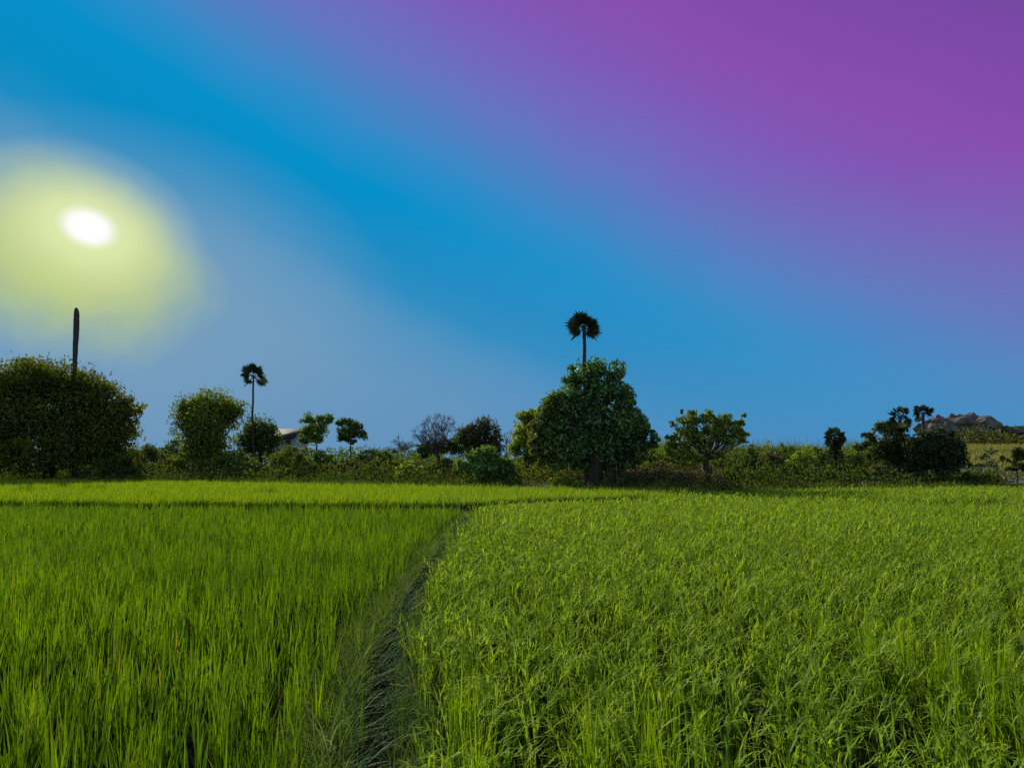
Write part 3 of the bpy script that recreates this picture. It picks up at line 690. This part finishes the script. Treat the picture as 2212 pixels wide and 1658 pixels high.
mb.add([(-2.3, -2.2, zt), (-2.3, 2.2, zt), (-2.3, 0, zr - .1), (-2.1, -2.2, zt), (-2.1, 2.2, zt), (-2.1, 0, zr - .1)], [(0, 3, 5, 2), (1, 2, 5, 4)], [(0, 2, 1), (3, 4, 5)])
mb.add([(1.3, -2.2, zt), (1.3, 2.2, zt), (1.3, 0, zr - .1), (1.1, -2.2, zt), (1.1, 2.2, zt), (1.1, 0, zr - .1)], [(0, 2, 5, 3), (1, 4, 5, 2)], [(0, 1, 2), (3, 5, 4)])
mb.build('wall', M_WALL, house)
mb = MB()
for s in (-1, 1):
    e0 = (-2.7, s * 2.8, zt - .22); 
    V = []
    for x in (-2.6, 1.7):
        V += [(x, s * 2.8, zt - .22), (x, 0, zr), (x, 0, zr + .12), (x, s * 2.8, zt - .10)]
    mb.add(V, [(0, 1, 2, 3), (4, 7, 6, 5), (0, 4, 5, 1), (3, 2, 6, 7), (0, 3, 7, 4), (1, 5, 6, 2)])
mb.build('roof', M_ROOF, house)
mb = MB(); box(mb, .25, .9, -2.26, -2.197, zt - 1.5, zt - .4); w = mb.build('window', M_DARK, house)
mb = MB(); box(mb, .15, 1.0, -2.32, -2.263, zt - 1.6, zt - 1.52); mb.build('sill', M_WALL, w)

# ------------------------------------------------------------------ rocky hill
HY = 360.
def hp(px, py): return at(px, py, HY)
n1, n2 = 90, 40
pxs = np.linspace(1900, 2700, n1)
top = np.interp(pxs, [1900, 1962, 2000, 2060, 2100, 2130, 2160, 2200, 2230, 2300, 2420, 2560, 2700], [1030, 975, 924, 918, 908, 907, 910, 908, 918, 912, 925, 950, 990])
V = []
for j in range(n2):
    v = j / (n2 - 1)
    for i in range(n1):
        p = hp(pxs[i], top[i]); Yv = HY - 70 + 190 * v
        g = float(ground_h(p[0], Yv)) - 1
        k = math.sin(min(1, v / .72) * PI / 2) if v < .72 else math.cos((v - .72) / .28 * PI / 2)
        z = g + (p[2] - g) * k ** .8 + 1.2 * float(wob(p[0], Yv, 9, 3)) * min(1, 3 * k)
        V.append((p[0] * max(1, Yv / HY), Yv, z))
idx = np.arange(n1 * n2).reshape(n2, n1)
Q = np.stack([idx[:-1, :-1], idx[:-1, 1:], idx[1:, 1:], idx[1:, :-1]], -1).reshape(-1, 4)
tag(make_obj('rocky_hill', V, [Q], M_HILL, smooth_sh=True), 'distant dark scrub covered hill with rock outcrops', 'hill', kind='structure')
import bmesh
from mathutils import noise as nzm
def boulder(px, py, rx, ry, Y, label, seed, group='granite boulders on the hill'):
    r = np.random.default_rng(seed); m = Y / FPX
    bm = bmesh.new(); bmesh.ops.create_icosphere(bm, subdivisions=4, radius=1)
    c = at(px, py, Y); s = np.array([rx * m, (rx + ry) * .5 * m, ry * m]); ph = r.uniform(0, 9, 6)
    pl = r.normal(size=(16, 3)); pl /= np.linalg.norm(pl, axis=1)[:, None]; dl = r.uniform(.58, .88, 16); of = Vector(r.uniform(0, 50, 3))
    for v in bm.verts:
        p = np.array(v.co)
        for q, dd in zip(pl, dl):
            ex = p @ q - dd
            if ex > 0: p = p - q * ex * .85
        p = p * (1 + .07 * math.sin(5 * p[0] + ph[0]) * math.sin(4 * p[1] + ph[1]) + .04 * math.sin(11 * p[2] + ph[2] + 3 * p[0]) + .025 * math.sin(19 * p[0] + ph[3]) * math.sin(17 * p[2] + ph[4]))
        q3 = Vector(p); p = p * (1 + .22 * nzm.noise(q3 * 1.4 + of) + .13 * nzm.noise(q3 * 3.3 + of) + .07 * nzm.noise(q3 * 8 + of) - .16 * max(0, .25 - abs(nzm.noise(q3 * 2.1 + of * 2))) )
        v.co = p * s
    me = bpy.data.meshes.new('boulder'); bm.to_mesh(me); bm.free(); me.materials.append(M_ROCK)
    o = bpy.data.objects.new('boulder', me); COL.objects.link(o); o.location = c; o.rotation_euler = (0, 0, 0)
    tag(o, label, 'boulder', group)
BO = [(2080, 914, 42, 18, 330, 'broad grey granite slab boulder forming the shoulder of the rocky hill'),
      (2098, 902, 24, 11, 345, 'peaked boulder at the summit of the rocky hill'),
      (2056, 902, 10, 9, 340, 'small upright boulder just left of the summit peak'),
      (2070, 899, 8, 6, 338, 'little perched boulder between upright boulder and summit peak'),
      (2020, 912, 30, 14, 335, 'sloping pale boulder just right of the palm pair'),
      (2028, 902, 9, 6, 333, 'small knob boulder on top of the sloping pale boulder'),
      (2000, 922, 26, 12, 325, 'low pale boulder behind the right palm of the pair'),
      (2045, 930, 26, 18, 315, 'tall smooth faced grey boulder in the middle of the hill foot'),
      (2018, 935, 20, 16, 312, 'rounded boulder at the left foot of the hill'),
      (2080, 940, 22, 18, 312, 'rounded light boulder above the yellow grass'),
      (2125, 913, 30, 14, 335, 'dark wide boulder right of the summit peak'),
      (2112, 932, 30, 14, 320, 'shaded boulder below the dark wide boulder'),
      (2200, 930, 14, 6, 330, 'small pale boulder far right among the hill scrub')]
BO = [(a, b + e * .35, c * 1.15, e * 1.45, Y_, l) for a, b, c, e, Y_, l in BO]
for i, bdef in enumerate(BO): boulder(*bdef, 200 + i)
mb = MB(); n = 9000; r = np.random.default_rng(77)
px = r.uniform(2090, 2640, n); tp = np.interp(px, pxs, top)
f = r.uniform(0, 1, n) ** 1.2; Yh = HY - 65 * f - 2
keep = (px > 2140) | (r.random(n) < .25 + .5 * f)
Vh = np.array(V).reshape(n2, n1, 3)
P = np.array([at(a, b, y) for a, b, y in zip(px, tp, np.full(n, HY))])
g = ground_h(P[:, 0], Yh) - 1; vv = np.clip((Yh - (HY - 70)) / 190, 0, 1); kk = np.sin(np.minimum(1, vv / .72) * PI / 2)
Z = g + (P[:, 2] - g) * kk ** .8 + r.uniform(.2, 2.2, n)
C = np.stack([P[:, 0], Yh, Z], -1)[keep]
leaf_cloud(mb, C, 1.5 * r.uniform(.6, 1.3, len(C)), r, lerpcol((.014, .026, .018), (.05, .07, .035), r.uniform(0, 1, len(C))), aspect=.8)
n = 5000; px = r.uniform(1985, 2250, n); Yb = r.uniform(236, 262, n); X = (px - 1106) / FPX * Yb
z = ground_h(X, Yb) + (5.5 + 4.5 * wob(X, Yb, 6, 4)) * r.uniform(0, 1, n) ** .7
leaf_cloud(mb, np.stack([X, Yb, z], -1), 1.1 * r.uniform(.6, 1.3, n), r, lerpcol((.03, .045, .012), (.12, .13, .035), r.uniform(0, 1, n)), aspect=.7)
tag(mb.build('hill_scrub', M_LEAF), 'dark bluish green scrub covering the slopes of the rocky hill', 'scrub', kind='stuff')

# ------------------------------------------------------------------ light, sky, camera
EXPO = 0.38
SX, SY = 190, 492
a, dy, dz = ray(SX, SY); sd = Vector((float(a), float(dy), float(dz))).normalized()
azs = math.atan2(sd.x, sd.y); el = math.radians(24); sl = Vector((math.sin(azs) * math.cos(el), math.cos(azs) * math.cos(el), math.sin(el)))
sun = bpy.data.lights.new('sun', 'SUN'); sun.energy = 5.0; sun.angle = math.radians(1.2); sun.color = (1, .93, .72)
so = bpy.data.objects.new('sun', sun); COL.objects.link(so); so.rotation_euler = sl.to_track_quat('Z', 'Y').to_euler(); so.location = sl * 60

w = bpy.data.worlds.new('World'); sc.world = w; w.use_nodes = True
nt = w.node_tree; N = nt.nodes; L = nt.links; N.clear()
tc = N.new('ShaderNodeTexCoord'); DIR = tc.outputs['Generated']
def dot(vec):
    n = N.new('ShaderNodeVectorMath'); n.operation = 'DOT_PRODUCT'; L.new(DIR, n.inputs[0]); n.inputs[1].default_value = vec; return n.outputs['Value']
def math_(op, a, b=None, c=None):
    n = N.new('ShaderNodeMath'); n.operation = op
    for i, v in enumerate((a, b, c)):
        if v is None: continue
        if isinstance(v, (int, float)): n.inputs[i].default_value = v
        else: L.new(v, n.inputs[i])
    return n.outputs[0]
def s2l(c):
    return tuple((v / 255 / 12.92 if v <= 10 else ((v / 255 + .055) / 1.055) ** 2.4) for v in c)
def ramp(val, lo, hi, stops, ease='LINEAR'):
    mr = N.new('ShaderNodeMapRange'); mr.inputs[1].default_value = lo; mr.inputs[2].default_value = hi; L.new(val, mr.inputs[0])
    cr = N.new('ShaderNodeValToRGB'); cr.color_ramp.interpolation = ease
    els = cr.color_ramp.elements
    while len(els) < len(stops): els.new(.5)
    for e_, (p, c) in zip(els, stops):
        e_.position = (p - lo) / (hi - lo); e_.color = (*c, 1) if len(c) == 3 else (c[0], c[0], c[0], 1)
    L.new(mr.outputs[0], cr.inputs[0]); return cr.outputs[0]
def mix(f, a, b):
    n = N.new('ShaderNodeMix'); n.data_type = 'RGBA'; L.new(f, n.inputs[0])
    L.new(a, n.inputs[6]) if not isinstance(a, tuple) else setattr(n.inputs[6], 'default_value', (*a, 1))
    L.new(b, n.inputs[7]) if not isinstance(b, tuple) else setattr(n.inputs[7], 'default_value', (*b, 1))
    return n.outputs[2]
right_v = Vector((1, 0, 0)); up_v = Vector((0, -SP, CP)); fwd_v = Vector((0, CP, SP))
nv = right_v * .43 + up_v * .903
v = dot(nv)
# soft large scale unevenness of the bands
nz = N.new('ShaderNodeTexNoise'); nz.inputs['Scale'].default_value = 2.2; nz.inputs['Detail'].default_value = 3; L.new(DIR, nz.inputs['Vector'])
nf = N.new('ShaderNodeTexNoise'); nf.inputs['Scale'].default_value = 11; nf.inputs['Detail'].default_value = 6; nf.inputs['Roughness'].default_value = .6; L.new(DIR, nf.inputs['Vector'])
fine = math_('SUBTRACT', nf.outputs['Fac'], .5)
v = math_('ADD', math_('ADD', v, math_('MULTIPLY', math_('SUBTRACT', nz.outputs['Fac'], .5), .03)), math_('MULTIPLY', fine, .034))
base_sky = ramp(v, -.3, .8, [(-.25, s2l((120, 155, 185))), (-.08, s2l((108, 155, 190))), (0.0, s2l((80, 149, 194))), (.045, s2l((28, 141, 195))), (.09, s2l((8, 139, 196))), (.15, s2l((6, 143, 201))),
                             (.20, s2l((44, 140, 200))), (.245, s2l((74, 130, 196))), (.29, s2l((98, 118, 191))), (.34, s2l((114, 104, 187))), (.40, s2l((127, 88, 181))), (.46, s2l((136, 78, 175))), (.55, s2l((122, 72, 166))), (.75, s2l((100, 70, 150)))])
# aureole round the sun: elliptical distance in the sky
e1 = sd.cross(Vector((0, 0, 1))).normalized(); e2 = e1.cross(sd).normalized()
ti = math.radians(-14); f1 = e1 * math.cos(ti) + e2 * math.sin(ti); f2 = -e1 * math.sin(ti) + e2 * math.cos(ti)
def ell(cx, cy, rx, ry, g1=f1, g2=f2):
    c0 = Vector([float(q) for q in ray(cx, cy)]).normalized()
    x = math_('DIVIDE', math_('SUBTRACT', dot(g1), g1.dot(c0)), rx); y = math_('DIVIDE', math_('SUBTRACT', dot(g2), g2.dot(c0)), ry)
    return math_('ADD', math_('SQRT', math_('ADD', math_('MULTIPLY', x, x), math_('MULTIPLY', y, y))), math_('MULTIPLY', math_('LESS_THAN', dot(sd), 0.2), 50))
hz = ramp(dot((0, 0, 1)), -.1, .4, [(-.1, (.75,)), (0, (.7,)), (.06, (.55,)), (.16, (.24,)), (.34, (0,))])
base_sky = mix(hz, base_sky, s2l((92, 142, 188)))
wide = ell(250, 660, .29, .19, e1, e2)
sky = mix(ramp(wide, 0, 1.2, [(0, (.85,)), (.5, (.7,)), (.75, (.42,)), (1.0, (.14,)), (1.18, (0,))]), base_sky, s2l((118, 158, 190)))
wn = math_('ADD', math_('MULTIPLY', math_('SUBTRACT', nz.outputs['Fac'], .5), .25), math_('MULTIPLY', fine, .65))
halo = math_('ADD', ell(158, 566, .132, .090), wn)
sky = mix(ramp(halo, 0, 1.3, [(0, (.95,)), (.45, (.88,)), (.7, (.68,)), (.9, (.40,)), (1.1, (.15,)), (1.28, (0,))]), sky, s2l((190, 206, 124)))
glow = ell(190, 496, .085, .062)
sky = mix(ramp(glow, 0, 1.6, [(0, (1,)), (.5, (.8,)), (.8, (.45,)), (1.15, (.15,)), (1.55, (0,))]), sky, s2l((226, 236, 176)))
core = ell(191, 491, .0205, .0152)
sky = mix(ramp(core, 0, 1.7, [(0, (1,)), (.6, (1,)), (1.0, (.72,)), (1.3, (.3,)), (1.68, (0,))]), sky, (1.03, 1.05, 1.1))
st = N.new('ShaderNodeTexSky'); st.sky_type = 'NISHITA'; st.sun_disc = False; st.sun_elevation = el; st.sun_rotation = azs; st.altitude = 50; st.air_density = 1.2; st.dust_density = 1.5
STR = .12
sc_ = N.new('ShaderNodeVectorMath'); sc_.operation = 'SCALE'; L.new(sky, sc_.inputs[0]); sc_.inputs['Scale'].default_value = 1 / STR / (2 ** EXPO)
fm = ramp(dot(fwd_v), 0, 1, [(.0, (0,)), (.15, (0,)), (.5, (1,)), (1, (1,))])
final = mix(fm, st.outputs[0], sc_.outputs[0])
bg = N.new('ShaderNodeBackground'); bg.inputs['Strength'].default_value = STR; L.new(final, bg.inputs['Color'])
wo = N.new('ShaderNodeOutputWorld'); L.new(bg.outputs[0], wo.inputs['Surface'])

cam = bpy.data.cameras.new('camera'); cam.sensor_width = 36; cam.lens = 36 * FPX / 2212; cam.clip_end = 9000; cam.clip_start = .05
co = bpy.data.objects.new('camera', cam); COL.objects.link(co); co.location = (0, 0, EYE); co.rotation_euler = (PI / 2 + PITCH, 0, 0)
sc.camera = co
vs = sc.view_settings; sc.display_settings.display_device = 'sRGB'; vs.view_transform = 'Standard'; vs.look = 'None'; vs.exposure = EXPO; vs.gamma = 1
sc.render.engine = 'CYCLES'
sc.cycles.max_bounces = 6; sc.cycles.transmission_bounces = 3; sc.cycles.diffuse_bounces = 4; sc.cycles.glossy_bounces = 2
sc.cycles.use_denoising = False
